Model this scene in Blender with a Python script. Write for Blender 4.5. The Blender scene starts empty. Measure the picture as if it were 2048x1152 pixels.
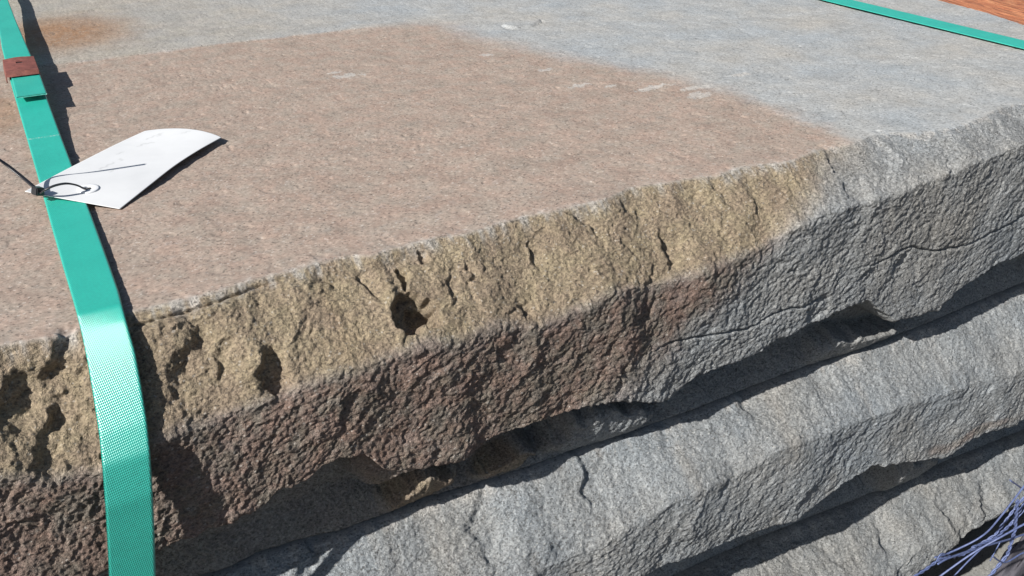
import bpy, math, random
import numpy as np
from mathutils import Matrix, Vector

random.seed(4)
rng = np.random.default_rng(11)
scene = bpy.context.scene
C = scene.collection

# ------------------------------------------------------------------ camera
cd = bpy.data.cameras.new('camera')
cam = bpy.data.objects.new('camera', cd); C.objects.link(cam)
R = np.array([[0.8765, 0.2347, -0.4203], [-0.4814, 0.4198, -0.7695], [-0.0042, 0.8767, 0.4809]])
d1 = np.array([3846., 1030., -1844.]); d1 /= np.linalg.norm(d1)
d2 = np.array([-1154., 1006., -1844.]); d2 -= d1 * d1.dot(d2); d2 /= np.linalg.norm(d2)
R = np.array([d1, d2, np.cross(d1, d2)])
M = Matrix([list(R[i]) + [0] for i in range(3)] + [[0, 0, 0, 1]])
M.translation = Vector((-0.0133, -0.5435, 0.2832))
cam.matrix_world = M
cd.sensor_width = 36.0
cd.lens = 36.0 * 1844 / 2048
cd.clip_start = 0.01
cd.clip_end = 200
scene.camera = cam

# ------------------------------------------------------------------ light
SUN = Vector((-0.77, -0.21, 0.61)).normalized()      # towards the sun
world = bpy.data.worlds.new('World'); scene.world = world
world.use_nodes = True
wn = world.node_tree.nodes; wl = world.node_tree.links
sky = wn.new('ShaderNodeTexSky'); sky.sky_type = 'NISHITA'; sky.sun_disc = False
sky.sun_elevation = math.asin(SUN.z)
sky.sun_rotation = math.atan2(SUN.x, SUN.y)
wl.new(sky.outputs[0], wn['Background'].inputs[0])
wn['Background'].inputs[1].default_value = 0.05
sd = bpy.data.lights.new('sun', 'SUN'); sd.energy = 5.0; sd.angle = math.radians(0.5)
sd.color = (1.0, 0.965, 0.91)
so = bpy.data.objects.new('sun', sd); C.objects.link(so)
so.rotation_euler = SUN.to_track_quat('Z', 'Y').to_euler()
so.location = (-2, -1, 3)
vs = scene.view_settings
vs.view_transform = 'Standard'; vs.look = 'None'; vs.gamma = 1; vs.exposure = 0.45
vs.use_curve_mapping = False

# ------------------------------------------------------------------ helpers
def prop(o, label=None, cat=None, group=None, kind=None):
    if label: o['label'] = label
    if cat: o['category'] = cat
    if group: o['group'] = group
    if kind: o['kind'] = kind
    return o

def empty(name, loc=(0, 0, 0)):
    o = bpy.data.objects.new(name, None); C.objects.link(o); o.location = loc
    o.empty_display_size = 0.02
    return o

def link_mesh(name, verts, faces, mat, parent=None, smooth=True, attrs=None):
    verts = np.asarray(verts, dtype=np.float32)
    me = bpy.data.meshes.new(name)
    if isinstance(faces, np.ndarray):
        nv, nf = len(verts), len(faces)
        me.vertices.add(nv); me.vertices.foreach_set('co', verts.ravel())
        me.loops.add(nf * 4); me.loops.foreach_set('vertex_index', faces.astype(np.int32).ravel())
        me.polygons.add(nf)
        me.polygons.foreach_set('loop_start', np.arange(0, nf * 4, 4, dtype=np.int32))
        me.polygons.foreach_set('loop_total', np.full(nf, 4, dtype=np.int32))
    else:
        me.from_pydata([tuple(map(float, v)) for v in verts], [], faces)
    me.update(calc_edges=True)
    me.validate()
    if smooth:
        me.polygons.foreach_set('use_smooth', np.ones(len(me.polygons), dtype=bool))
    for k, a in (attrs or {}).items():
        at = me.attributes.new(k, 'FLOAT_COLOR', 'POINT')
        a = np.clip(np.asarray(a, dtype=np.float32), 0, 1)
        at.data.foreach_set('color', a.ravel())
    me.materials.append(mat)
    o = bpy.data.objects.new(name, me); C.objects.link(o)
    if parent: o.parent = parent
    return o

def grid_faces(nr, nc, wrap=False):
    r = np.arange(nr if wrap else nr - 1); c = np.arange(nc - 1)
    rr, cc = np.meshgrid(r, c, indexing='ij')
    r2 = (rr + 1) % nr
    return np.stack([rr * nc + cc, rr * nc + cc + 1, r2 * nc + cc + 1, r2 * nc + cc], -1).reshape(-1, 4)

# --- noise
def _h(ix, iy, iz, seed):
    n = (ix.astype(np.int64) * 374761393 + iy.astype(np.int64) * 668265263 + iz.astype(np.int64) * 2147483647 + seed * 1274126177) & 0xffffffff
    n = ((n ^ (n >> 13)) * 1274126177) & 0xffffffff
    n = ((n ^ (n >> 16)) * 2246822519) & 0xffffffff
    n = n ^ (n >> 15)
    return (n & 0xffffff).astype(np.float32) / 8388608.0 - 1.0

def vnoise3(x, y, z, seed=0):
    x, y, z = np.broadcast_arrays(x, y, z)
    ix, iy, iz = np.floor(x), np.floor(y), np.floor(z)
    fx, fy, fz = x - ix, y - iy, z - iz
    s = lambda t: t * t * t * (t * (t * 6 - 15) + 10)
    u, v, w = s(fx), s(fy), s(fz)
    def g(dx, dy, dz): return _h(ix + dx, iy + dy, iz + dz, seed)
    a = g(0, 0, 0) * (1 - u) + g(1, 0, 0) * u; b = g(0, 1, 0) * (1 - u) + g(1, 1, 0) * u
    c = g(0, 0, 1) * (1 - u) + g(1, 0, 1) * u; d = g(0, 1, 1) * (1 - u) + g(1, 1, 1) * u
    return (a * (1 - v) + b * v) * (1 - w) + (c * (1 - v) + d * v) * w

def noise2(x, y, seed=0):
    ix, iy = np.floor(x), np.floor(y)
    fx, fy = x - ix, y - iy
    s = lambda t: t * t * t * (t * (t * 6 - 15) + 10)
    u, v = s(fx), s(fy)
    z = np.zeros_like(ix)
    def g(dx, dy):
        a = _h(ix + dx, iy + dy, z, seed) * np.pi
        return np.cos(a) * (fx - dx) + np.sin(a) * (fy - dy)
    return ((g(0, 0) * (1 - u) + g(1, 0) * u) * (1 - v) + (g(0, 1) * (1 - u) + g(1, 1) * u) * v) * 1.5

def fbm(x, y, seed=0, oct=4, gain=.5):
    t = 0; a = 1; s = 0
    for i in range(oct):
        t = t + a * noise2(x * 2 ** i + 13.7 * i, y * 2 ** i - 7.3 * i, seed + i); s += a; a *= gain
    return t / s

def facets(x, y, seed, sharp=9., tilt=1.0):
    """chipped planes: every cell a tilted plane, cells meet in fairly crisp arrises"""
    ix, iy = np.floor(x), np.floor(y)
    z = np.zeros_like(ix); num = 0; den = 1e-12
    for dx in (-1, 0, 1):
        for dy in (-1, 0, 1):
            cx, cy = ix + dx, iy + dy
            px = cx + .5 + .45 * _h(cx, cy, z, seed); py = cy + .5 + .45 * _h(cx, cy, z, seed + 1)
            d2 = (x - px) ** 2 + (y - py) ** 2
            hgt = .45 * _h(cx, cy, z, seed + 2) + tilt * (_h(cx, cy, z, seed + 3) * (x - px) + _h(cx, cy, z, seed + 4) * (y - py))
            w = np.exp(-sharp * d2)
            num = num + w * hgt; den = den + w
    return num / den

def sstep(a, b, x):
    t = np.clip((x - a) / (b - a), 0, 1); return t * t * (3 - 2 * t)

def tab(T, x):
    T = sorted(T); return np.interp(x, [p[0] for p in T], [p[1] for p in T])

# ------------------------------------------------------------------ materials
def new_mat(name):
    m = bpy.data.materials.new(name); m.use_nodes = True
    nt = m.node_tree; b = nt.nodes['Principled BSDF']
    return m, nt.nodes, nt.links, b

def mixc(N, L, fac, a, b, blend='MIX'):
    n = N.new('ShaderNodeMix'); n.data_type = 'RGBA'; n.blend_type = blend
    for s, v in ((n.inputs[0], fac), (n.inputs[6], a), (n.inputs[7], b)):
        if hasattr(v, 'is_output'): L.new(v, s)
        elif isinstance(v, (int, float)): s.default_value = v
        else: s.default_value = (*v, 1)
    return n.outputs[2]

def noise_node(N, L, vec, scale, detail=3, rough=.6, dist=0.):
    n = N.new('ShaderNodeTexNoise'); n.inputs['Scale'].default_value = scale
    n.inputs['Detail'].default_value = detail; n.inputs['Roughness'].default_value = rough
    n.inputs['Distortion'].default_value = dist
    L.new(vec, n.inputs['Vector']); return n

def ramp(N, L, src, pts):
    r = N.new('ShaderNodeValToRGB'); L.new(src, r.inputs[0])
    e = r.color_ramp.elements
    while len(e) < len(pts): e.new(.5)
    for q, (p, c) in zip(e, pts):
        q.position = p; q.color = (c, c, c, 1) if isinstance(c, (int, float)) else (*c, 1)
    return r.outputs[0]

def stone_mat(name, grey, face_grey, seed=0., speck=1.0):
    m, N, L, B = new_mat(name)
    tc = N.new('ShaderNodeTexCoord')
    mp = N.new('ShaderNodeMapping'); mp.inputs['Location'].default_value = (seed, seed * .7, seed * .3)
    L.new(tc.outputs['Object'], mp.inputs[0]); v = mp.outputs[0]
    # grains drawn out a little along the bed
    ms = N.new('ShaderNodeMapping'); ms.inputs['Scale'].default_value = (.8, 1.0, 1.0)
    ms.inputs['Rotation'].default_value = (0, 0.5, .25); L.new(v, ms.inputs[0]); vs_ = ms.outputs[0]
    at = N.new('ShaderNodeAttribute'); at.attribute_name = 'stain'
    sp = N.new('ShaderNodeSeparateColor'); L.new(at.outputs['Color'], sp.inputs[0])
    at2 = N.new('ShaderNodeAttribute'); at2.attribute_name = 'mask'
    sp2 = N.new('ShaderNodeSeparateColor'); L.new(at2.outputs['Color'], sp2.inputs[0])
    big = noise_node(N, L, v, 9, 4, .6)
    base = mixc(N, L, sp2.outputs[0], grey, face_grey)
    warm = mixc(N, L, ramp(N, L, big.outputs['Fac'], [(.35, 0.0), (.7, 1.0)]), (.93, .97, 1.03), (1.06, 1.0, .95))
    base = mixc(N, L, 1.0, base, warm, 'MULTIPLY')
    # colours of the weathering
    nb = noise_node(N, L, v, 45, 5, .65)
    redgrey = mixc(N, L, ramp(N, L, nb.outputs['Fac'], [(.38, 0.0), (.62, 1.0)]), (.340, .255, .208), (.325, .270, .225))
    base = mixc(N, L, sp.outputs[0], base, redgrey)                      # brown of the top bed
    tan = mixc(N, L, ramp(N, L, nb.outputs['Fac'], [(.4, 0.0), (.64, 1.0)]), (.290, .222, .155), (.325, .262, .170))
    base = mixc(N, L, sp.outputs[1], base, tan)                          # ochre split face
    rb = mixc(N, L, ramp(N, L, nb.outputs['Fac'], [(.42, 0.0), (.6, 1.0)]), (.225, .140, .102), (.185, .145, .106))
    base = mixc(N, L, sp.outputs[2], base, rb)                           # red-brown lower face
    base = mixc(N, L, sp2.outputs[1], base, (.27, .140, .065))            # rust
    base = mixc(N, L, sp2.outputs[2], base, (.46, .44, .41))             # bruised pale arris and flakes
    # mineral grain; its stronger contrast on the faces also paints in light glints
    g1 = noise_node(N, L, vs_, 580, 3, .8)
    g2 = noise_node(N, L, vs_, 300, 4, .75)
    k1 = ramp(N, L, g1.outputs['Fac'], [(.3, .50), (.5, 1.0), (.72, 1.65)])
    k2 = ramp(N, L, g2.outputs['Fac'], [(.3, .78), (.7, 1.2)])
    fk = N.new('ShaderNodeMapRange'); fk.inputs[3].default_value = .38; fk.inputs[4].default_value = speck; L.new(sp2.outputs[0], fk.inputs[0])
    base = mixc(N, L, fk.outputs[0], base, k1, 'MULTIPLY')
    base = mixc(N, L, 1.0, base, k2, 'MULTIPLY')
    m1 = noise_node(N, L, v, 28, 6, .7)
    base = mixc(N, L, 1.0, base, ramp(N, L, m1.outputs['Fac'], [(.32, .84), (.5, 1.0), (.7, 1.12)]), 'MULTIPLY')
    m2 = noise_node(N, L, v, 95, 5, .75, .5)
    base = mixc(N, L, 1.0, base, ramp(N, L, m2.outputs['Fac'], [(.27, .62), (.36, 1.0), (.68, 1.0), (.74, 1.18)]), 'MULTIPLY')
    vo = N.new('ShaderNodeTexVoronoi'); vo.inputs['Scale'].default_value = 850; L.new(vs_, vo.inputs['Vector'])
    sc = N.new('ShaderNodeSeparateColor'); L.new(vo.outputs['Color'], sc.inputs[0])
    tw = ramp(N, L, sc.outputs[0], [(.965, 0.0), (.99, .6)])
    base = mixc(N, L, tw, base, mixc(N, L, .5, base, (.75, .72, .66)))
    dk = ramp(N, L, sc.outputs[1], [(.90, 0.0), (.95, .75)])
    base = mixc(N, L, dk, base, mixc(N, L, .7, base, (.05, .045, .04)))
    L.new(base, B.inputs['Base Color'])
    B.inputs['Roughness'].default_value = .82
    B.inputs['Specular IOR Level'].default_value = .35
    bp = N.new('ShaderNodeBump'); bp.inputs['Distance'].default_value = .0022
    fs = N.new('ShaderNodeMapRange'); fs.inputs[3].default_value = .17; fs.inputs[4].default_value = 1.0
    L.new(sp2.outputs[0], fs.inputs[0]); L.new(fs.outputs[0], bp.inputs['Strength'])
    ad = N.new('ShaderNodeMath'); ad.operation = 'ADD'
    L.new(g1.outputs['Fac'], ad.inputs[0]); L.new(g2.outputs['Fac'], ad.inputs[1])
    L.new(ad.outputs[0], bp.inputs['Height']); L.new(bp.outputs[0], B.inputs['Normal'])
    return m

def simple(name, col, rough=.6, spec=.4, scale=60, var=.25, bump=0., metal=0.):
    m, N, L, B = new_mat(name)
    tc = N.new('ShaderNodeTexCoord'); n = noise_node(N, L, tc.outputs['Object'], scale, 5, .65)
    k = ramp(N, L, n.outputs['Fac'], [(.3, 1 - var), (.7, 1 + var)])
    L.new(mixc(N, L, 1.0, col, k, 'MULTIPLY'), B.inputs['Base Color'])
    B.inputs['Roughness'].default_value = rough; B.inputs['Specular IOR Level'].default_value = spec
    B.inputs['Metallic'].default_value = metal
    if bump:
        bp = N.new('ShaderNodeBump'); bp.inputs['Distance'].default_value = bump; bp.inputs['Strength'].default_value = .8
        L.new(n.outputs['Fac'], bp.inputs['Height']); L.new(bp.outputs[0], B.inputs['Normal'])
    return m

# ------------------------------------------------------------------ the stone slabs
# outlines measured in metres: (x along the front, y or z)
E1 = [(-.4, .004), (-.2, -.004), (-0.0564,-0.0062), (-0.0408,-0.0087), (-0.0248,-0.0100), (-0.0020,-0.0043), (0.0156,-0.0018), (0.0362,-0.0027), (0.0576,-0.0023), (0.0835,-0.0000), (0.1106,0.0030), (0.1389,0.0055), (0.1600,0.0049), (0.1719,-0.0018), (0.1953,0.0011), (0.2223,0.0016), (0.2434,-0.0036), (0.2661,0.0012), (0.2962,0.0026), (0.3337,-0.0005), (0.3615,0.0003), (0.3961,0.0095), (0.4267,0.0043), (0.4722,-0.0027), (0.5013,0.0002), (0.5385,-0.0075), (0.5901,-0.0019), (0.6274,-0.0010), (0.6684,0.0019), (0.6994,-0.0109), (0.7354,-0.0200), (0.7778,-0.0142), (0.8322,-0.0009), (0.8672,-0.0022)]
R1 = [(-.3, -.06), (-0.0727,-0.0570), (-0.0496,-0.0684), (-0.0262,-0.0725), (0.0092,-0.0640), (0.0362,-0.0610), (0.0612,-0.0568), (0.0865,-0.0561), (0.1131,-0.0517), (0.1403,-0.0509), (0.1684,-0.0501), (0.1867,-0.0479), (0.2126,-0.0519), (0.2437,-0.0510), (0.2762,-0.0606), (0.3015,-0.0574), (0.3406,-0.0493), (0.3871,-0.0553), (0.4308,-0.0535), (0.4712,-0.0502), (0.5020,-0.0442), (0.5327,-0.0332), (0.5662,-0.0315), (0.6073,-0.0311), (0.6562,-0.0295), (0.6996,-0.0240), (0.7522,-0.0195), (0.7990,-0.0159), (1.1, -.03)]
L1 = [(-.3, -.15), (-0.1087,-0.1392), (-0.0059,-0.1417), (0.0066,-0.1400), (0.0290,-0.1368), (0.0479,-0.1390), (0.0651,-0.1337), (0.0762,-0.1256), (0.0968,-0.1236), (0.1187,-0.1133), (0.1361,-0.1172), (0.1492,-0.1364), (0.1752,-0.1470), (0.2069,-0.1482), (0.2400,-0.1448), (0.2656,-0.1428), (0.2966,-0.1447), (0.3287,-0.1443), (0.3477,-0.1461), (0.3728,-0.1564), (0.3989,-0.1666), (0.4285,-0.1515), (0.4709,-0.1477), (0.5036,-0.1427), (0.5373,-0.1376), (0.5609,-0.1369), (0.6026,-0.1317), (0.6220,-0.1335), (0.6638,-0.1668), (0.7281,-0.1725), (0.7425,-0.1613), (0.7714,-0.1494), (0.8061,-0.1415), (0.8429,-0.1405), (1.1, -.15)]
S2 = [(-.3, -.02), (-0.0147,-0.0199), (0.0397,-0.0236), (0.0624,-0.0195), (0.0918,-0.0214), (0.1245,-0.0277), (0.1951,-0.0260), (0.2458,-0.0306), (0.3007,-0.0327), (0.3402,-0.0323), (0.3796,-0.0347), (0.4167,-0.0351), (0.4552,-0.0355), (0.5152,-0.0335), (0.5907,-0.0328), (0.6409,-0.0356), (0.6970,-0.0352), (0.7561,-0.0347), (0.8324,-0.0298), (0.9185,-0.0266)]
R2 = [(-.3, -.27), (0.2251,-0.2686), (0.3181,-0.2654), (0.3676,-0.2551), (0.4090,-0.2482), (0.4647,-0.2519), (0.5037,-0.2422), (0.5973,-0.2463), (0.7018,-0.2541), (0.8607,-0.2704)]
L2 = [(-.3, -.31), (0.3171,-0.3115), (0.3639,-0.3177), (0.4247,-0.3237), (0.4840,-0.3304), (0.5411,-0.3379), (0.5717,-0.3293), (0.6013,-0.3137), (0.6495,-0.3146), (0.7212,-0.3370), (0.7551,-0.3471), (0.7993,-0.3375), (0.8412,-0.3397), (0.8826,-0.3413)]
S3 = [(-.3, -.03), (0.5467,-0.0349), (0.6485,-0.0401), (0.7518,-0.0447), (0.8414,-0.0466), (0.9681,-0.0523)]
R3 = [(-.3, -.45), (0.5580,-0.4409), (0.7072,-0.4589), (0.7428,-0.4465), (0.8000,-0.4469), (0.8688,-0.4475), (0.9117,-0.4470)]
L3 = [(-.3, -.5), (0.6356,-0.4958), (0.7342,-0.4903), (0.7778,-0.4737), (0.8271,-0.4703), (0.8783,-0.4667), (0.9126,-0.4665)]

def rows_spaced(n, a, b): return np.linspace(a, b, n)

def build_slab(name, mat, xs, z0, z1, edge, ridge, lip, bottom, yr, yl, yum, nface, ytop, seed,
               feats=(), stains=None, cham=.5, top_detail=True, rough=1.0, xend=None, flute=1.0, chunks=()):
    nx = len(xs)
    n1, n2, n3 = nface
    e = edge + .0013 * fbm(xs * 90, xs * 0, seed + 5) + .0025 * noise2(xs * 28, xs * 0, seed + 6)
    zr = ridge + .003 * fbm(xs * 40, xs * 0, seed + 7)
    zl = lip + .0030 * fbm(xs * 60, xs * 0, seed + 8) + .0028 * noise2(xs * 26, xs * 0, seed + 17)
    bt = bottom + .0012 * fbm(xs * 70, xs * 0, seed + 9)
    # control points of the profile at every x
    def lerp(a, b, t): return a + (b - a) * t
    ys, zs, us = [], [], []
    yt = ytop[::-1]
    for y in yt:                                   # top bed, from the back
        ys.append(e + (y - 0) * 1.0 if y < .02 else np.where(True, y + e * max(0, 1 - y / .15), 0)); zs.append(np.full(nx, z0)); us.append(np.full(nx, 0.))
    ntop = len(yt)
    for i in range(1, n1 + 1):
        t = i / n1
        yy = lerp(e, yr, t); zz = z0 + (zr - z0) * (t ** 1.12)
        ys.append(yy); zs.append(zz); us.append(np.full(nx, .4 * t))
    for i in range(1, n2 + 1):
        t = i / n2
        ys.append(lerp(yr, yl, t)); zs.append(lerp(zr, zl, t)); us.append(np.full(nx, .4 + .4 * t))
    ya = lerp(yl, yum, .8); za = zl - .0045
    zu = z1 + .35 * (zl - z1)
    for i in range(1, n3 + 1):
        t = i / n3
        if t < .25:
            q = t / .25; ys.append(lerp(yl, ya, q)); zs.append(lerp(zl, za, q))
        elif t < .65:
            q = (t - .25) / .4; ys.append(lerp(ya, yum, q)); zs.append(lerp(za, zu, q))
        else:
            q = (t - .65) / .35; ys.append(lerp(yum, bt, q ** .8)); zs.append(lerp(zu, z1, q))
        us.append(np.full(nx, .8 + .2 * t))
    nvis = len(ys)
    Y = np.array(ys); Z = np.array(zs); U = np.array(us)
    # soften the arrises of the profile (not the top bed)
    k = np.exp(-.5 * (np.arange(-6, 7) / 1.5) ** 2); k /= k.sum()
    def sm(A):
        P = np.pad(A, ((6, 6), (0, 0)), mode='edge'); O = sum(k[j] * P[j:j + len(A)] for j in range(13))
        O[:ntop - 8] = A[:ntop - 8]; O[-1] = A[-1]; return O
    Y = sm(Y); Z = sm(Z)
    X = np.broadcast_to(xs, Y.shape).copy()
    if xend is not None:                            # skewed sawn end
        w = sstep(xs[-1] - .35, xs[-1], xs)[None, :]
        X = X + w * (xend(Y) - xs[-1])
    for (cx_, cu_, w_, l_, dp_) in chunks:
        qx = X + .005 * noise2(X * 70, U * 9, seed + 97) + .002 * noise2(X * 260, U * 30, seed + 98); qu = U + .02 * noise2(X * 60, U * 12, seed + 99)
        r = (np.abs((qx - cx_ + .35 * (qu - cu_) * w_ / l_) / w_) ** 3 + np.abs((qu - cu_) / l_) ** 3) ** (1 / 3)
        tgt = bt + (yl + .010 - bt) * np.clip((1 - U) / .2, 0, 1) ** .8 - .004 * np.sin(np.clip((1 - U) / .2, 0, 1) * PI)
        Y = Y + (1 - sstep(.62, 1.0, r)) * (np.minimum(Y, tgt) - Y) * (U > .8)
    # arc length and normals
    dY = np.gradient(Y, axis=0); dZ = np.gradient(Z, axis=0)
    ln = np.hypot(dY, dZ) + 1e-9
    S = np.cumsum(ln, axis=0); S = S - S[ntop - 1]
    NY, NZ = dZ / ln, -dY / ln
    k2 = np.exp(-.5 * (np.arange(-8, 9) / 3.) ** 2); k2 /= k2.sum()
    def sm2(A):
        P = np.pad(A, ((8, 8), (0, 0)), mode='edge'); return sum(k2[j] * P[j:j + len(A)] for j in range(17))
    NY, NZ = sm2(NY), sm2(NZ); q = np.hypot(NY, NZ) + 1e-9; NY /= q; NZ /= q
    face = sstep(0, .007, S)
    D = np.zeros_like(Y)
    f = slice(ntop - 12, nvis)
    x, s, u = X[f], S[f], U[f]
    wx = x + .006 * noise2(x * 45, s * 45, seed + 20) + .0022 * noise2(x * 170, s * 170, seed + 21)
    ws = s + .006 * noise2(x * 45 + 9, s * 45, seed + 22) + .0022 * noise2(x * 170 + 5, s * 170, seed + 23)
    ch = 1 - sstep(.36, .46, u); lo = 1 - ch; un = sstep(.8, .86, u)
    calm = 1 - .5 * sstep(.38, .55, x) if stains == 'one' else 1
    d = .0050 * calm * facets(wx * 17, ws * 15, seed + 30, 7)
    d = d + ch * .0030 * flute * facets(wx * 42 + ws * 9, ws * 17, seed + 40, 6, 1.1)
    dx_, ds_ = wx * .82 - ws * -.57, wx * .57 - ws * .82
    dx_ = wx * .80 - ws * .60; ds_ = wx * .60 + ws * .80
    d = d + lo * (1 - .2 * un) * calm * .0010 * facets(dx_ * 46, ds_ * 110, seed + 50, 8, 1.0)
    d = d + .00115 * facets(wx * 120, ws * 120, seed + 60, 8, 1.0) * (1 - .3 * lo)
    d = d + lo * .0006 * facets(dx_ * 130, ds_ * 250, seed + 70, 8)
    d = d + .00050 * facets(dx_ * 260, ds_ * 330, seed + 76, 8) + .00055 * noise2(x * 300, s * 330, seed + 80) + .00042 * noise2(x * 600, s * 640, seed + 81)
    d = d * rough
    d = d * np.clip(sstep(-.001, .016, s), 0, 1) * (1 - .6 * sstep(.96, 1., u))
    d = d + .0006 * sstep(-.004, .002, s) * fbm(x * 260, s * 260, seed + 85, 2)
    for (fx, fs, wdt, lgt, ang, dep, kind) in feats:
        ca, sa = math.cos(ang), math.sin(ang)
        a = (wx - fx) * ca + (ws - fs) * sa
        b = -(wx - fx) * sa + (ws - fs) * ca
        if kind == 'step':          # a riser facing right, healing out to the right
            env = np.exp(-(np.abs(b) / lgt) ** 2.6)
            a = a + .0035 * noise2(b * 70, b * 0 + fx * 99, 7) + .0012 * noise2(b * 260, b * 0 + fx * 99, 8); env = env * (.75 + .5 * noise2(b * 60, b * 0 + fx * 50, 6))
            g = np.where(a > 0, np.clip(1 - a / wdt, 0, 1) ** 1.4, sstep(-max(.0035 if stains == 'one' else .009, dep * .95), 0, a))
            d = d - dep * env * g
        elif kind == 'pit':
            r = np.sqrt((a / wdt) ** 2 + (b / lgt) ** 2)
            d = d - dep * (1 - sstep(.72, 1.0, r))
        elif kind == 'bump':
            r = np.sqrt((a / wdt) ** 2 + (b / lgt) ** 2)
            d = d + dep * np.exp(-r ** 2 * 1.4)
        elif kind == 'crack':
            env = np.exp(-(b / lgt) ** 6)
            a = (x - fx) * ca + (s - fs) * sa; b = -(x - fx) * sa + (s - fs) * ca; aa = a + .0012 * noise2(b * 22, b * 0, 3) + .0006 * noise2(b * 150, b * 0, 3)
            d = d - dep * env * np.exp(-(aa / wdt) ** 2)
    if stains == 'one':      # worn flat where the strap bears
        ww = np.exp(-((x + .006 + .15 * np.clip(s - .08, 0, 1)) / .019) ** 4); d = d * (1 - ww) + ww * np.minimum(d, .0008 + .3 * d)
    D[f] += d
    if top_detail:
        tpr = slice(0, ntop)
        x, y = X[tpr], Y[tpr]
        w = 1 - sstep(-.004, .002, S[tpr])
        dd = .0012 * fbm(x * 7, y * 9, seed + 90, 3) + .00042 * fbm(x * 55, y * 75, seed + 91, 3) + .00022 * noise2(x * 240, y * 330, seed + 92)
        dd = dd - .0005 * sstep(.35, .6, noise2(x * 60 + 3, y * 90, seed + 93))
        if stains == 'one':
            yb = .632 + .004 * fbm(x * 22, x * 0, 61) - .02 * sstep(.30, .55, x)
            dd = dd + .0016 * sstep(-.0012, .0012, y - yb) * (1 - sstep(.35, .55, x))       # thin bed left standing behind
            # scuffed, pitted patches
            for (px, py, rr_) in ((.160, .512, .050), (.20, .44, .035), (.45, .40, .03), (.30, .20, .04)):
                dd = dd - .0011 * np.exp(-(((x - px) / rr_) ** 2 + ((y - py) / rr_) ** 2)) * sstep(.12, .5, fbm(x * 130, y * 190, 64, 3))
            dd = dd - .0009 * sstep(.68, .85, noise2(x * 75 + 40, y * 75, 66))
            # lens-shaped flake
            r = np.sqrt(((x - .60 - .2 * (y - .54)) / .030) ** 2 + ((y - .552 - .25 * (x - .6)) / .026) ** 2) + .1 * fbm(x * 60, y * 60, 62)
            dd = dd + .0020 * (1 - sstep(.90, 1.0, r)) * (1 - .5 * sstep(.53, .575, y))
            dd = dd - .0018 * np.exp(-((r - 1.08) / .06) ** 2) * (y < .55)
        D[tpr] += dd * w
    Yd = Y + NY * D; Zd = Z + NZ * D
    # closing rows: underside and back
    yback = ytop[-1]
    rowsY = [Yd]; rowsZ = [Zd]; rowsX = [X]; extra = 0
    for (yy, zz) in ((.15, z1), (yback, z1)):
        rowsY.append(np.full((1, nx), yy)); rowsZ.append(np.full((1, nx), zz)); rowsX.append(X[-1:] if yy < 1 else X[:1]); extra += 1
    Xa, Ya, Za = np.vstack(rowsX), np.vstack(rowsY), np.vstack(rowsZ)
    nr = len(Xa)
    V = np.stack([Xa, Ya, Za], -1).reshape(-1, 3)
    F = grid_faces(nr, nx, wrap=True)[:, ::-1]
    # colours
    stain = np.zeros((nr, nx, 4), np.float32); stain[..., 3] = 1
    mask = np.zeros((nr, nx, 4), np.float32); mask[..., 3] = 1
    fm = np.zeros((nr, nx)); fm[:nvis] = sstep(-.002, .004, S); fm[nvis:] = 1
    mask[..., 0] = fm
    Uu = np.ones((nr, nx)); Uu[:nvis] = U
    Ss = np.zeros((nr, nx)); Ss[:nvis] = S
    Yf = np.zeros((nr, nx)); Yf[:nvis] = Y
    nz = fbm(Xa * 18, (Ya - Za) * 18, seed + 120, 5, .6)
    nf = fbm(Xa * 90, (Ya - Za) * 90, seed + 121, 4, .65)
    arris = np.exp(-((Ss - .004) / .0065) ** 2) * sstep(-.15, .35, nf + .5 * nz)
    mask[..., 2] = arris * .75
    if stains == 'one':
        # top bed: brown patch where something lay on it
        yb = .632 + .004 * fbm(Xa * 22, Xa * 0, 61) - .02 * sstep(.30, .55, Xa)
        xb = .525 + (.632 - Yf) * .17 + .03 * np.sin(Yf * 9) + .020 * nz + .012 * nf
        soft = .022 + .02 * sstep(0, .5, Yf)
        crisp = sstep(.001, -.001, yb - Yf) if False else 1 - sstep(-.0015, .0015, Yf - yb)
        softy = 1 - sstep(-.03, .03, Yf - yb)
        wv = 1 - sstep(.33, .5, Xa)
        brown = (crisp * wv + softy * (1 - wv)) * (1 - sstep(-soft, soft, Xa - xb))
        brown = brown * (1 - .18 * sstep(.1, .6, nf))
        stain[..., 0] = brown * (1 - fm)
        # front: ochre above the ridge, red brown below it, both ending towards the right
        xt = .625 - .25 * Uu + .03 * nz + .012 * nf
        xr = np.interp(Uu, [0, .4, .55, .7, .8, .9, 1], [.6, .50, .43, .375, .34, .31, .29]) + .022 * nz + .014 * nf
        ridge_l = .40 + .035 * nz + .03 * nf
        below = sstep(-.045, .045, Uu - ridge_l + .03 * nf)
        upper = (1 - below) * (1 - sstep(-.055, .045, Xa - xt))
        lowm = below * (1 - sstep(-.05, .045, Xa - xr))
        under = sstep(.84, .9, Uu); chunkm = np.zeros_like(Uu)
        for (cx_, cu_, w_, l_, dp_) in chunks: chunkm = np.maximum(chunkm, 1 - sstep(.7, 1.1, np.sqrt(((Xa - cx_) / w_) ** 2 + ((Uu - cu_) / l_) ** 2)))
        stain[..., 1] = fm * np.clip(upper * .95 + lowm * under * (.25 + .6 * chunkm), 0, 1)
        stain[..., 2] = fm * lowm * (1 - .8 * under) * (.82 + .18 * nf)
        # rust on the grey bed in the far left corner
        r = np.sqrt(((Xa - .050) / .115) ** 2 + ((Yf - .79) / .135) ** 2) + .28 * nz + .12 * nf
        rust = (1 - sstep(.25, 1.15, r)) * (1 - fm) * .85 * (.75 + .25 * sstep(-.3, .3, nf + nz))
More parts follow.
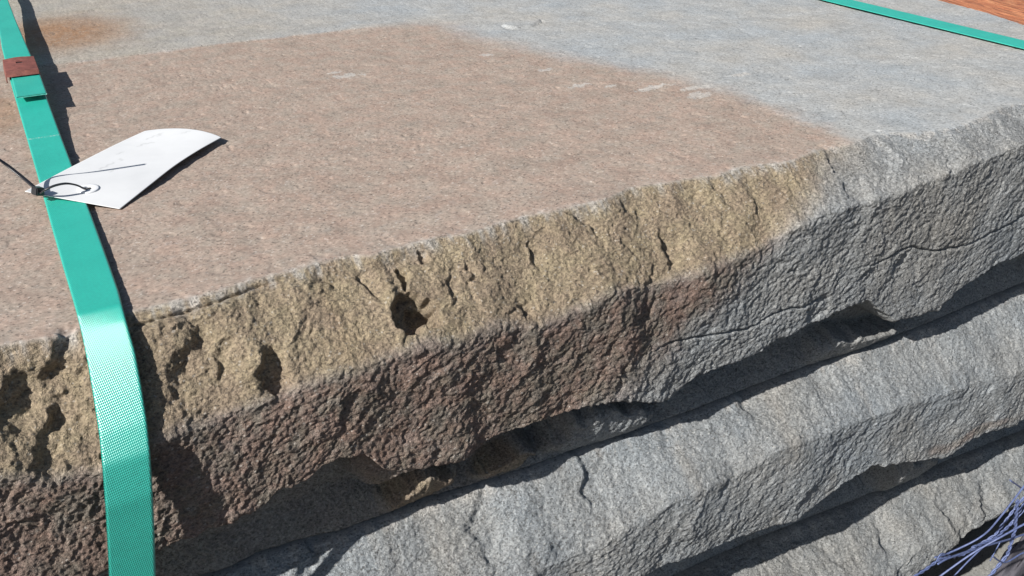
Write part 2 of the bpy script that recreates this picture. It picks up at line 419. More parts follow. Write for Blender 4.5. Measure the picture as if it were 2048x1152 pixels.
        r2 = np.sqrt(((Xa + .035) / .03) ** 2 + ((Yf - .47) / .10) ** 2) + .3 * nz
        rust = np.maximum(rust, .4 * (1 - sstep(.3, 1., r2)) * (1 - fm))
        mask[..., 1] = rust + .10 * sstep(.15, .6, nz) * upper * fm
        # tan film on the grey bed round the rust
        film = (1 - sstep(.0, .45, Xa - .08 + .1 * nz)) * sstep(0, .002, Yf - yb) * (1 - fm)
        stain[..., 1] = np.maximum(stain[..., 1], film * .42)
        # pale flaked spots along the edge of the brown patch
        pale = mask[..., 2]
        for (px, py, rx, ry) in ((.512, .266, .013, .007), (.575, .224, .026, .007), (.60, .178, .018, .009), (.690, .214, .012, .006), (.307, .425, .016, .010), (.483, .428, .008, .006), (.511, .337, .009, .006), (.30, .445, .008, .004), (.54, .25, .008, .004), (.615, .2, .02, .005)):
            rr = np.sqrt(((Xa - px) / rx) ** 2 + ((Yf - py) / ry) ** 2) + 1.1 * nf + .7 * nz + .5 * fbm(Xa * 220, Yf * 300, 71, 2)
            pale = np.maximum(pale, .7 * (1 - sstep(.75, .9, rr)) * (1 - fm))
        mask[..., 2] = pale
        # dark greyish worn blotches on the brown bed
    elif stains == 'two':
        rr = np.sqrt(((Xa - .80) / .09) ** 2 + ((Uu - .74) / .05) ** 2) + .5 * nz
        stain[..., 2] = .5 * (1 - sstep(.4, 1., rr))
        stain[..., 1] = .22 * sstep(.1, .55, nz) * fm
    elif stains == 'three':
        stain[..., 1] = (.02 + .16 * nz) * fm
    o = link_mesh(name, V, F, mat, attrs={'stain': stain.reshape(-1, 4), 'mask': mask.reshape(-1, 4)})
    # end caps
    me = o.data
    return o, nr, nx

def cap_ends(o, nr, nx):
    """close both sawn ends with an n-gon each"""
    import bmesh
    bm = bmesh.new(); bm.from_mesh(o.data); bm.verts.ensure_lookup_table()
    for col, flip in ((0, False), (nx - 1, True)):
        vs_ = [bm.verts[r * nx + col] for r in range(nr)]
        if flip: vs_ = vs_[::-1]
        try:
            f_ = bm.faces.new(vs_); f_.smooth = False
        except ValueError: pass
    bm.to_mesh(o.data); bm.free()

def spaced(a, b, f):
    out = [a]
    while out[-1] < b: out.append(out[-1] + f(out[-1]))
    out[-1] = b
    return np.array(out)

grey_top = stone_mat('weathered_bluestone', (.350, .357, .348), (.295, .305, .303), 0.)
grey_mid = stone_mat('grey_bluestone', (.27, .275, .265), (.305, .318, .318), 3.1)
grey_low = stone_mat('buff_bluestone', (.26, .258, .24), (.285, .292, .285), 7.7)

PI = math.pi
xs1 = spaced(-.24, 1.18, lambda x: .0007 + max(0, x) * .0011 + max(0, -x - .09) * .03)
# features in (x, distance down the face)
def S_(z): return z
feats1 = [(-0.036, 0.0204, 0.03, 0.024, 0.75, 0.012, 'step'), (-0.039, 0.0551, 0.034, 0.022, 0.65, 0.011, 'step'), (-0.06, 0.0331, 0.03, 0.02, 0.7, 0.008, 'step'), (0.039, 0.0414, 0.036, 0.025, 0.7, 0.0105, 'step'), (0.06, 0.0456, 0.02, 0.014, 0.6, 0.0045, 'step'), (0.087, 0.0625, 0.0085, 0.019, 0.1, 0.0075, 'pit'), (0.144, 0.019, 0.01, 0.009, -0.5, 0.0045, 'step'), (0.165, 0.021, 0.008, 0.0095, 0.0, 0.004, 'step'), (0.192, 0.0255, 0.0042, 0.0105, -0.05, 0.0065, 'pit'), (0.207, 0.0131, 0.0035, 0.005, -0.3, 0.004, 'pit'), (0.186, 0.0503, 0.0200, 0.0165, 0.55, 0.014, 'pit'), (0.195, 0.0566, 0.012, 0.008, 0.6, 0.01, 'pit'), (0.219, 0.0449, 0.01, 0.014, 0.7, 0.003, 'step'), (0.237, 0.033, 0.014, 0.013, 0.25, 0.0045, 'step'), (0.291, 0.0311, 0.014, 0.014, -0.1, 0.005, 'step'), (0.336, 0.0153, 0.009, 0.014, -0.55, 0.0035, 'step'), (0.381, 0.0112, 0.008, 0.006, -0.4, 0.003, 'step'), (0.366, 0.0479, 0.008, 0.009, -0.35, 0.0025, 'step'), (0.405, 0.0575, 0.024, 0.021, 0.2, 0.0072, 'step'), (0.378, 0.0722, 0.02, 0.01, 0.8, 0.003, 'step'), (0.471, 0.015, 0.018, 0.014, 0.0, 0.005, 'step'), (0.459, 0.0515, 0.01, 0.018, -0.05, 0.0022, 'step'), (0.594, 0.0277, 0.045, 0.026, 0.15, 0.008, 'step'), (0.27, 0.0674, 0.012, 0.0095, -0.5, 0.005, 'step'), (0.531, 0.039, 0.03, 0.02, 0.3, 0.0025, 'step'), (0.126, 0.1071, 0.012, 0.01, 0.1, 0.0035, 'step'), (0.336, 0.1167, 0.03, 0.01, 0.9, 0.003, 'step'), (0.348, 0.154, 0.016, 0.012, 0.3, 0.0055, 'step'), (0.246, 0.0925, 0.03, 0.016, 0.7, 0.004, 'step'), (0.186, 0.1176, 0.02, 0.01, 0.6, 0.002, 'step'), (0.075, 0.1146, 0.02, 0.012, 0.7, 0.002, 'step'), (0.615, 0.1324, 0.022, 0.012, 0.95, 0.003, 'step'), (0.66, 0.1331, 0.02, 0.012, 1.0, 0.0035, 'step'), (0.558, 0.1497, 0.014, 0.018, 1.2, 0.0025, 'pit'), (0.696, 0.1569, 0.02, 0.012, 1.0, 0.002, 'step'), (0.705, 0.042, 0.03, 0.02, 0.3, 0.003, 'step'), (0.057, 0.0081, 0.0012, 0.05, 1.521, 0.0032, 'crack'), (0.474, 0.1396, 0.0009, 0.085, 1.571, 0.0032, 'crack'), (0.744, 0.1287, 0.0009, 0.13, 1.601, 0.0036, 'crack')]
def yr1(x): return -.055 + .004 * noise2(x * 9, x * 0, 3)
edge1 = tab(E1, xs1)
yum1 = np.full_like(xs1, -.008)
ytop1 = spaced(0, 1.32, lambda y: .0008 * (1 + y / .42) ** 1.8)
slab1, nr, nx = build_slab('stone_slab', grey_top, xs1, 0., -.21, edge1, tab(R1, xs1), tab(L1, xs1),
    tab(S2, xs1) + .004, yr1(xs1), np.full_like(xs1, -.060), yum1, (110, 120, 80), ytop1, 100, feats1, 'one', chunks=((.158, .850, .034, .060, .026), (.188, .950, .034, .055, .026), (.262, .960, .030, .04, .022), (.350, .940, .060, .070, .030), (.645, .960, .065, .045, .026)),
    xend=lambda Y: 1.128 + .205 * Y + .006 * noise2(Y * 9, Y * 0, 77))
prop(slab1, 'topmost stone slab, brown stained on its top and face, grey towards the right', 'stone slab', 'stacked split-face stone slabs')

xs2 = spaced(-.24, 1.24, lambda x: .0013 + max(0, .1 - x) * .006)
feats2 = [(0.228, 0.0246, 0.036, 0.024, 0.35, 0.0048, 'step'), (0.231, 0.0436, 0.024, 0.016, 0.3, 0.0024, 'step'), (0.327, 0.0152, 0.036, 0.026, 0.05, 0.0052, 'step'), (0.327, 0.0379, 0.024, 0.014, 0.5, 0.0024, 'step'), (0.417, 0.0064, 0.0288, 0.014, 0.4, 0.0036, 'step'), (0.507, 0.0102, 0.0432, 0.026, 0.1, 0.0056, 'step'), (0.453, 0.068, 0.036, 0.014, 0.7, 0.0032, 'step'), (0.096, 0.0116, 0.036, 0.026, 0.6, 0.0072, 'step'), (0.624, 0.0256, 0.06, 0.02, 0.5, 0.002, 'step'), (0.78, 0.0718, 0.036, 0.022, 0.9, 0.0024, 'step')]
yum2 = np.full_like(xs2, -.012)
slab2, nr2, nx2 = build_slab('stone_slab', grey_mid, xs2, -.2125, -.4175, tab(S2, xs2), tab(R2, xs2), tab(L2, xs2),
    tab(S3, xs2) + .006, np.full_like(xs2, -.085), np.full_like(xs2, -.090), yum2, (90, 90, 60),
    spaced(0, 1.30, lambda y: .004 * (1 + y * 12)), 200, feats2, 'two', top_detail=False, rough=.85, flute=.45, chunks=((.752, .93, .034, .09, .055),))
prop(slab2, 'all-grey stone slab directly under the brown stained top slab', 'stone slab', 'stacked split-face stone slabs')

xs3 = spaced(.0, 1.27, lambda x: .0017 + max(0, .5 - x) * .02)
feats3 = [(.705, .05, .03, .025, .3, .005, 'step'), (.80, .055, .04, .03, -.1, .006, 'step'), (.86, .06, .035, .026, .5, .008, 'step'), (.90, .08, .012, .010, .5, .004, 'pit'),
    (.63, .04, .02, .022, -.5, .005, 'step')]
slab3, nr3, nx3 = build_slab('stone_slab', grey_low, xs3, -.42, -.625, tab(S3, xs3), tab(R3, xs3) - .012, tab(L3, xs3),
    np.full_like(xs3, -.01), np.full_like(xs3, -.100), np.full_like(xs3, -.105), np.full_like(xs3, -.04), (70, 60, 50),
    spaced(0, 1.28, lambda y: .006 * (1 + y * 12)), 300, feats3, 'three', top_detail=False, rough=1.15, flute=.55)
prop(slab3, 'buff-grey chipped stone slab, third down, just above the black gap and blue twine', 'stone slab', 'stacked split-face stone slabs')

xs4 = spaced(.2, 1.36, lambda x: .003 + max(0, .7 - x) * .02)
slab4, nr4, nx4 = build_slab('stone_slab', grey_low, xs4, -.629, -.80, -.105 + .01 * noise2(xs4 * 8, xs4 * 0, 5), -.665 + .006 * noise2(xs4 * 12, xs4 * 0, 6), np.full_like(xs4, -.74),
    np.full_like(xs4, -.08), np.full_like(xs4, -.125), np.full_like(xs4, -.125), np.full_like(xs4, -.11), (40, 50, 30),
    spaced(0, 1.28, lambda y: .006 * (1 + y * 12)), 400, (), 'three', top_detail=False)
prop(slab4, 'pale tan stone slab at the bottom of the stack, half hidden behind blue twine', 'stone slab', 'stacked split-face stone slabs')
for o, a, b in ((slab1, nr, nx), (slab2, nr2, nx2), (slab3, nr3, nx3), (slab4, nr4, nx4)): cap_ends(o, a, b)

# ------------------------------------------------------------------ ground and things round the stack
gm = simple('ground_earth', (.085, .075, .07), .95, .1, 6, .3, .02)
gx = np.linspace(-1, 1, 81); gx = np.sign(gx) * np.abs(gx) ** 2.2 * 60
GX, GY = np.meshgrid(gx, gx, indexing='ij')
GZ = -.80 + .03 * fbm(GX * 1.5, GY * 1.5, 900) * np.exp(-(np.hypot(GX, GY) / 10) ** 2) - .02
ground = link_mesh('ground', np.stack([GX, GY, GZ], -1).reshape(-1, 3), grid_faces(81, 81)[:, ::-1], gm)
prop(ground, kind='structure')

def rock(name, loc, size, seed, mat, n=70):
    th = np.linspace(0, PI, n); ph = np.linspace(0, 2 * PI, n * 2)
    T, P = np.meshgrid(th, ph, indexing='ij')
    x, y, z = np.sin(T) * np.cos(P), np.sin(T) * np.sin(P), np.cos(T)
    r = 1 + .22 * vnoise3(x * 1.6 + 5, y * 1.6 + 5, z * 1.6 + 5, seed) + .10 * vnoise3(x * 4 + 5, y * 4 + 5, z * 4 + 5, seed + 1) + .035 * vnoise3(x * 14 + 5, y * 14 + 5, z * 14 + 5, seed + 2)
    V = np.stack([x * r * size[0], y * r * size[1], z * r * size[2]], -1)
    V = V.reshape(-1, 3)
    o = link_mesh(name, V, grid_faces(n, 2 * n)[:, ::-1], mat)
    o.location = loc
    return o
dark_rock = simple('shaded_purple_stone', (.075, .072, .085), .85, .3, 40, .3, .004)  # stone lying in shade; the bluish shade is put into this dark colour
b = rock('leaning_stone', (.84, -.165, -.625), (.17, .028, .19), 31, dark_rock)
prop(b, 'flat stone leaning at the bottom right corner under the blue twine, its shade painted in as dark purple', 'stone')
gr = simple('grey_rubble', (.13, .135, .125), .9, .3, 60, .3, .003)
b2 = rock('stone_chunk', (.985, -.125, -.487), (.028, .03, .034), 57, gr, 40)
prop(b2, 'small grey stone chunk at the right frame edge above the blue twine', 'stone')

# orange weathered timber lying beyond the right end of the stack
def timber_mat():
    m, N, L, B = new_mat('orange_weathered_timber')
    tc = N.new('ShaderNodeTexCoord')
    mp = N.new('ShaderNodeMapping'); mp.inputs['Scale'].default_value = (1.0, .16, 1.0)
    L.new(tc.outputs['Object'], mp.inputs[0])
    n1 = noise_node(N, L, mp.outputs[0], 44, 6, .62, 2.6)
    n2 = noise_node(N, L, mp.outputs[0], 90, 4, .6, .6)
    n3 = noise_node(N, L, tc.outputs['Object'], 7, 3, .5)
    r = N.new('ShaderNodeValToRGB'); L.new(n1.outputs['Fac'], r.inputs[0])
    e = r.color_ramp.elements
    e[0].position = .34; e[0].color = (.16, .05, .025, 1); e[1].position = .66; e[1].color = (.62, .29, .14, 1)
    q = e.new(.46); q.color = (.42, .14, .06, 1)
    c = mixc(N, L, ramp(N, L, n3.outputs['Fac'], [(.4, 0.), (.6, .55)]), r.outputs[0], (.50, .20, .10))
    c = mixc(N, L, 1.0, c, ramp(N, L, n2.outputs['Fac'], [(.3, .7), (.7, 1.25)]), 'MULTIPLY')
    L.new(c, B.inputs['Base Color']); B.inputs['Roughness'].default_value = .6
    bp = N.new('ShaderNodeBump'); bp.inputs['Distance'].default_value = .006; bp.inputs['Strength'].default_value = .9
    L.new(n1.outputs['Fac'], bp.inputs['Height']); L.new(bp.outputs[0], B.inputs['Normal'])
    return m
nu, nv = 160, 300
a = np.linspace(0, 2 * PI, nu); vv = np.linspace(-1.3, 1.3, nv)
A, Vv = np.meshgrid(a, vv, indexing='ij')
se = 1 / (np.abs(np.cos(A)) ** 5 + np.abs(np.sin(A)) ** 5) ** .2
rr = 1 + .02 * fbm(np.cos(A) * 6 + 20, Vv * 2 + np.sin(A) * 3, 44) + .012 * noise2(np.cos(A) * 40 + 80 + np.sin(A) * 13, Vv * 4, 45)
TX = np.cos(A) * se * .46 * rr; TZ = np.sin(A) * se * .34 * rr
tim = link_mesh('timber_baulk', np.stack([TX, Vv, TZ], -1).reshape(-1, 3), grid_faces(nu, nv), timber_mat())
tim.location = (1.90, 1.25, -.46); tim.rotation_euler = (0, 0, math.radians(-12))
prop(tim, 'weathered orange timber with swirling grain, beyond the right end of the stack', 'timber')

# ------------------------------------------------------------------ strapping
def strap_mat():
    m, N, L, B = new_mat('green_strapping')
    uv = N.new('ShaderNodeAttribute'); uv.attribute_name = 'weave'        # r = across, g = along (0..1 over the length), b = print
    sp = N.new('ShaderNodeSeparateColor'); L.new(uv.outputs['Color'], sp.inputs[0])
    def math_(op, a_, b_=None):
        n = N.new('ShaderNodeMath'); n.operation = op
        for s, v in ((n.inputs[0], a_), (n.inputs[1], b_)):
            if v is None: continue
            if hasattr(v, 'is_output'): L.new(v, s)
            else: s.default_value = v
        return n.outputs[0]
    across = math_('MULTIPLY', sp.outputs[0], .028); along = math_('MULTIPLY', sp.outputs[1], 2.0)
    w1 = math_('SINE', math_('MULTIPLY', math_('ADD', across, math_('MULTIPLY', along, .42)), 2 * PI / .0020))
    w2 = math_('SINE', math_('MULTIPLY', math_('SUBTRACT', across, math_('MULTIPLY', along, 1.1)), 2 * PI / .0026))
    hgt = math_('MULTIPLY', w1, w2)
    tc = N.new('ShaderNodeTexCoord')
    n1 = noise_node(N, L, tc.outputs['Object'], 30, 5, .6); n2 = noise_node(N, L, tc.outputs['Object'], 500, 3, .7)
    c = mixc(N, L, ramp(N, L, n1.outputs['Fac'], [(.35, 0.), (.7, 1.)]), (.010, .40, .315), (.018, .46, .36))
    c = mixc(N, L, 1.0, c, ramp(N, L, n2.outputs['Fac'], [(.3, .9), (.7, 1.1)]), 'MULTIPLY')
    pr = math_('MULTIPLY', sp.outputs[2], ramp(N, L, n2.outputs['Fac'], [(.45, .0), (.6, .8)]))
    c = mixc(N, L, pr, c, (.40, .62, .55))
    L.new(c, B.inputs['Base Color'])
    B.inputs['Roughness'].default_value = .40; B.inputs['Specular IOR Level'].default_value = 1.0; B.inputs['IOR'].default_value = 1.75
    bp = N.new('ShaderNodeBump'); bp.inputs['Distance'].default_value = .00012; bp.inputs['Strength'].default_value = .9
    L.new(hgt, bp.inputs['Height']); L.new(bp.outputs[0], B.inputs['Normal'])
    return m
GREEN = strap_mat()

def ribbon(name, L_, R_, thick, mat, parent=None, na=30, step=.0015, prints=()):
    """band between two rails; rails are lists of (x,y,z)"""
    Lp, Rp = np.array(L_, float), np.array(R_, float)
    mid = (Lp + Rp) / 2; s = np.r_[0, np.cumsum(np.linalg.norm(np.diff(mid, axis=0), axis=1))]
    n = max(8, int(s[-1] / step)); t = np.linspace(0, s[-1], n)
    def interp(P):
        out = np.stack([np.interp(t, s, P[:, k]) for k in range(3)], -1)
        w = max(1, int(.0045 / (s[-1] / n))); kk = np.hanning(2 * w + 3)[1:-1]; kk /= kk.sum(); h = len(kk) // 2
        for k in range(3):
            a0 = np.r_[2 * out[0, k] - out[1:h + 1, k][::-1], out[:, k], 2 * out[-1, k] - out[-h - 1:-1, k][::-1]]
            out[:, k] = np.convolve(a0, kk, 'valid')
        return out
    Li, Ri = interp(Lp), interp(Rp)
    tan = np.gradient((Li + Ri) / 2, axis=0); ac = Ri - Li
    nrm = np.cross(ac, -tan); nrm /= np.linalg.norm(nrm, axis=1)[:, None]
    nrm *= np.sign((nrm @ np.array([0, -.7, .7])))[:, None]
    wid = float(np.linalg.norm(ac, axis=1).mean())
    # closed cross-section: top from L to R, then bottom back
    fr = np.linspace(0, 1, na); e_ = np.minimum(fr, 1 - fr) * wid
    rnd = thick / 2 * (1 - np.sqrt(np.clip(1 - (1 - np.clip(e_ / (thick * .6), 0, 1)) ** 2, 0, 1)))
    pts = []; cols = []
    for i, f_ in enumerate(fr): pts.append((f_, -rnd[i])); cols.append(f_)
    for i, f_ in enumerate(fr[::-1]): pts.append((f_, -thick + rnd[::-1][i])); cols.append(f_)
    pts = np.array(pts); m = len(pts)
    V = Li[:, None, :] + ac[:, None, :] * pts[None, :, 0:1] + nrm[:, None, :] * pts[None, :, 1:2]
    col = np.ones((n, m, 4)); col[..., 0] = np.array(cols)[None, :]; col[..., 1] = (t / 2.0)[:, None]; col[..., 2] = 0
    for (t0, w0) in prints: col[..., 2] = np.maximum(col[..., 2], (np.abs(t - t0) < w0)[:, None] * np.where(np.abs(np.sin(np.array(cols) * 40)) > .3, 1, 0)[None, :])
    F = grid_faces(n, m); 
    # wrap cross-section
    r = np.arange(n - 1); W = np.stack([r * m + m - 1, r * m, (r + 1) * m, (r + 1) * m + m - 1], -1)
    # end quads
    ends = []
    for base, fl in ((0, 1), ((n - 1) * m, -1)):
        for i in range(na - 1):
            q = [base + i, base + i + 1, base + m - 2 - i, base + m - 1 - i]
            ends.append(q[::fl])
    F = np.vstack([F, W, np.array(ends)])
    o = link_mesh(name, V.reshape(-1, 3), F, mat, parent, attrs={'weave': col.reshape(-1, 4)})
    return o

rail = [ # y, z, left x, right x
    (1.34, .004, -.006, .016), (1.20, .022, -.008, .008), (.98, .026, -.0105, .0045), (.80, .023, -.0140, .006), (.66, .021, -.0172, .0085), (.60, .019, -.0172, .0098), (.50, .015, -.0172, .0105), (.35, .0075, -.0158, .0116),
    (.24, .0055, -.0150, .0125), (.15, .0045, -.0147, .0133),
    (0.07, 0.004, -0.0141, 0.0134), (0.02, 0.0044, -0.0135, 0.0131), (0, 0.0048, -0.0134, 0.0122), (-0.012, -0.0015, -0.0137, 0.0118), (-0.026, -0.015, -0.0147, 0.0119), (-0.04, -0.031, -0.0165, 0.0102), (-0.053, -0.047, -0.0185, 0.0081), (-0.063, -0.063, -0.0213, 0.0054), (-0.069, -0.088, -0.0255, 0.0012), (-0.071, -0.115, -0.0300, -0.0031), (-0.072, -0.15, -0.0360, -0.0089),
    (-.082, -.20, -.0430, -.0155), (-.092, -.28, -.0560, -.028), (-.098, -.42, -.080, -.052), (-.11, -.62, -.11, -.082), (-.12, -.79, -.14, -.112)]
def twist(p): return .0022 * float(np.interp(-p[0], [-.005, .012, .06, .08], [0, 1, .3, .1]))
strap = empty('packing_strap', (0, 0, 0))
prop(strap, 'wide green strap with rusty seal, running over the front edge under the white tag', 'strap', 'green packing straps round the stone stack')
ribbon('strap_band', [(p[2], p[0] + twist(p), p[1] - .6 * twist(p)) for p in rail], [(p[3], p[0] - twist(p), p[1] + .6 * twist(p)) for p in rail], .0011, GREEN, strap, prints=[(.99 + .005, .0016)])
# lapped strap end lying on the band
rl = [(.527, .0185), (.500, .0185), (.470, .0182), (.448, .0190)]
ribbon('strap_end', [(-.0155, y, z) for y, z in rl], [(.0118, y, z) for y, z in rl], .0013, GREEN, strap)

# rusty seal: folded plate with a slot punched through its crown
rust = simple('rusty_painted_steel', (.20, .070, .055), .6, .4, 180, .35, .0006)
def seal():
    x0, x1, y0, y1, zt, zb = -.0192, .0112, .527, .588, .0235, .0135
    sx0, sx1, sy0, sy1 = -.0075, -.0015, .560, .567
    X_ = [x0, sx0, sx1, x1]; Y_ = [y0, sy0, sy1, y1]
    V = []; F = []
    def vtx(x, y, z): V.append((x, y, z)); return len(V) - 1
    def lvl(z): return [[vtx(x, y, z + (.0010 if 0 < i < 3 else 0)) for i, x in enumerate(X_)] for y in Y_]
    T, Bt = lvl(zt), lvl(zt - .0012)
    for j in range(3):
        for i in range(3):
            if i == 1 and j == 1: continue
            F.append((T[j][i], T[j][i + 1], T[j + 1][i + 1], T[j + 1][i])); F.append((Bt[j][i], Bt[j + 1][i], Bt[j + 1][i + 1], Bt[j][i + 1]))
    ring = [(1, 1), (1, 2), (2, 2), (2, 1)]
    for (a_, b_), (c_, d_) in zip(ring, ring[1:] + ring[:1]): F.append((T[a_][b_], T[c_][d_], Bt[c_][d_], Bt[a_][b_]))
    # folded flanges left, right
    for x, sgn, col in ((x0, -1, 0), (x1, 1, 3)):
        o_ = [vtx(x + sgn * .0016, y, zb) for y in Y_]; i_ = [vtx(x + sgn * .0004, y, zb) for y in Y_]
        for j in range(3):
            F.append((T[j][col], T[j + 1][col], o_[j + 1], o_[j])); F.append((Bt[j][col], i_[j], i_[j + 1], Bt[j + 1][col])); F.append((o_[j], o_[j + 1], i_[j + 1], i_[j]))
        for j in (0, 3): F.append((T[j][col], o_[j], i_[j], Bt[j][col]))
    for j in (0, 3):
        for i in range(3): F.append((T[j][i], T[j][i + 1], Bt[j][i + 1], Bt[j][i]))
    # turned-down front lip
    a0 = [vtx(x, y0 - .004, zt - .0035) for x in X_]
    for i in range(3): F.append((T[0][i], T[0][i + 1], a0[i + 1], a0[i]))
    # crimped inner plate under the slot
    c = [vtx(sx0 - .003, sy0 - .004, zt - .003), vtx(sx1 + .003, sy0 - .004, zt - .003), vtx(sx1 + .003, sy1 + .004, zt - .003), vtx(sx0 - .003, sy1 + .004, zt - .003)]
    o = link_mesh('seal', V, F, rust, strap, smooth=False)
    bv = o.modifiers.new('bevel', 'BEVEL'); bv.width = .0005; bv.segments = 2; bv.limit_method = 'ANGLE'
seal()

s2 = ribbon('packing_strap', [(1.0445, 1.34, .0035), (1.0462, .4493, .0035), (1.0460, .12, .0035), (1.045, .02, .0042), (1.045, -.006, .0036), (1.046, -.03, -.012), (1.046, -.070, -.032), (1.05, -.108, -.06), (1.05, -.112, -.4), (1.05, -.135, -.79)],
    [(1.083, 1.34, .0035), (1.0842, .4273, .0035), (1.0828, .12, .0035), (1.082, .02, .0042), (1.082, -.006, .0036), (1.083, -.03, -.012), (1.083, -.070, -.032), (1.085, -.108, -.06), (1.085, -.112, -.4), (1.085, -.135, -.79)], .0011, GREEN, None, step=.004)
prop(s2, 'far green strap crossing the grey stone in the upper right corner', 'strap', 'green packing straps round the stone stack')

# ------------------------------------------------------------------ paper tag
def tag_mat():
    m, N, L, B = new_mat('white_tag_card')
    tc = N.new('ShaderNodeTexCoord')
    n1 = noise_node(N, L, tc.outputs['Object'], 40, 4, .6)
    c = mixc(N, L, ramp(N, L, n1.outputs['Fac'], [(.4, 0.), (.7, 1.)]), (.70, .71, .72), (.66, .67, .68))
    at = N.new('ShaderNodeAttribute'); at.attribute_name = 'ink'
    sp = N.new('ShaderNodeSeparateColor'); L.new(at.outputs['Color'], sp.inputs[0])
    c = mixc(N, L, sp.outputs[0], c, (.33, .34, .33))
    L.new(c, B.inputs['Base Color']); B.inputs['Roughness'].default_value = .5
    return m
TAGM = tag_mat()
tag = empty('paper_tag', (.02, .22, .005))
def pt(a_, b_):
    """tag surface: a across (0 = far-left edge .. 1 = near-right edge), b along (0 = hole end .. 1 = far end)"""
    P = TAGP
    i = np.clip(b_ * (len(P) - 1), 0, len(P) - 1 - 1e-6); k = int(i); f_ = i - k
    def cr(c):
        p0, p1, p2, p3 = P[max(k - 1, 0)][c], P[k][c], P[k + 1][c], P[min(k + 2, len(P) - 1)][c]
        return .5 * ((2 * p1) + (p2 - p0) * f_ + (2 * p0 - 5 * p1 + 4 * p2 - p3) * f_ ** 2 + (3 * p1 - p0 - 3 * p2 + p3) * f_ ** 3)
    return cr(0) * (1 - a_) * (1 - 2 * a_) + 4 * cr(1) * a_ * (1 - a_) + cr(2) * a_ * (2 * a_ - 1)
TAGPTS = [[[-0.02606, 0.20476, 0.012], [0.00235, 0.18346, 0.007], [0.03386, 0.16075, 0.0015]], [[-0.00184, 0.24116, 0.008], [0.0286, 0.20608, 0.0075], [0.06158, 0.19256, 0.004]], [[0.0275, 0.27593, 0.006], [0.05936, 0.24703, 0.0065], [0.08713, 0.22396, 0.005]], [[0.05514, 0.30941, 0.0035], [0.08781, 0.28152, 0.006], [0.1125, 0.2504, 0.0055]], [[0.0817, 0.33798, 0.0015], [0.11475, 0.30736, 0.007], [0.13745, 0.27467, 0.005]]]
TAGP = [[np.array(q) for q in row] for row in TAGPTS]
na, nb = 90, 160
g = np.array([[pt(i / (na - 1), j / (nb - 1)) for j in range(nb)] for i in range(na)])
nrm_t = np.cross(np.gradient(g, axis=0), np.gradient(g, axis=1)); nrm_t /= np.linalg.norm(nrm_t, axis=2)[..., None]
nrm_t *= np.sign(nrm_t[..., 2:3])
ink = np.zeros((na, nb, 4)); ink[..., 3] = 1
AA, BB = np.meshgrid(np.linspace(0, 1, na), np.linspace(0, 1, nb), indexing='ij')
for (a0, b0, ln_, an) in ((.30, .42, .045, .2), (.34, .50, .02, -.6), (.22, .58, .02, .5), (.30, .71, .03, .1), (.35, .74, .03, .9), (.26, .84, .05, .2), (.30, .87, .03, -.3), (.42, .38, .02, .3), (.55, .93, .03, .4)):
    ca, sa = math.cos(an), math.sin(an)
    p_ = (BB - b0) * ca + (AA - a0) * .5 * sa; q_ = -(BB - b0) * sa + (AA - a0) * .5 * ca
    q_ = q_ + .006 * np.sin(p_ * 160)
    ink[..., 0] = np.maximum(ink[..., 0], .38 * np.exp(-(q_ / .006) ** 2) * (np.abs(p_) < ln_))
HOLE = (0.475, 0.169)
V = np.concatenate([(g + nrm_t * .0002).reshape(-1, 3), (g - nrm_t * .0002).reshape(-1, 3)])
# leave the punched hole open
def hole_d(i, j): return math.hypot((i / (na - 1) - HOLE[0]) * .080, (j / (nb - 1) - HOLE[1]) * .160)
F = []
for i in range(na - 1):
    for j in range(nb - 1):
        if hole_d(i + .5, j + .5) < .0028: continue
        q = (i * nb + j, i * nb + j + 1, (i + 1) * nb + j + 1, (i + 1) * nb + j)
        F.append(q); F.append(tuple(k_ + na * nb for k_ in q[::-1]))
o_ = na * nb
for i in range(na - 1):
    F.append((i * nb, (i + 1) * nb, (i + 1) * nb + o_, i * nb + o_)); F.append((i * nb + nb - 1, i * nb + nb - 1 + o_, (i + 1) * nb + nb - 1 + o_, (i + 1) * nb + nb - 1))
for j in range(nb - 1):
    F.append((j, j + o_, j + 1 + o_, j + 1)); k_ = (na - 1) * nb; F.append((k_ + j, k_ + j + 1, k_ + j + 1 + o_, k_ + j + o_))
to = np.array([.02, .22, .005])
link_mesh('card', V - to, np.array(F), TAGM, tag, attrs={'ink': np.concatenate([ink.reshape(-1, 4)] * 2)})
prop(tag, 'blank-looking white tag with reinforced hole lying across the green strap', 'tag')
# reinforcing ring round the hole
hc = pt(*HOLE); ea = pt(HOLE[0] + .05, HOLE[1]) - pt(HOLE[0] - .05, HOLE[1]); eb = pt(HOLE[0], HOLE[1] + .02) - pt(HOLE[0], HOLE[1] - .02)
ea /= np.linalg.norm(ea); eb -= ea * ea.dot(eb); eb /= np.linalg.norm(eb); hn = np.cross(ea, eb); hn *= np.sign(hn[2])
prof = [(.0030, .0003), (.0032, .0012), (.0042, .0014), (.0070, .0011), (.0078, .0010), (.0080, .0002)]
V = []; nn = 64
for r_, h_ in prof:
    for k_ in range(nn):
        th = 2 * PI * k_ / nn; V.append(hc - to + ea * r_ * math.cos(th) + eb * r_ * math.sin(th) + hn * h_)
F = [(i * nn + k_, i * nn + (k_ + 1) % nn, (i + 1) * nn + (k_ + 1) % nn, (i + 1) * nn + k_) for i in range(len(prof) - 1) for k_ in range(nn)]
link_mesh('reinforcing_ring', V, F, simple('white_plastic', (.78, .79, .81), .4, .5, 50, .04), tag)

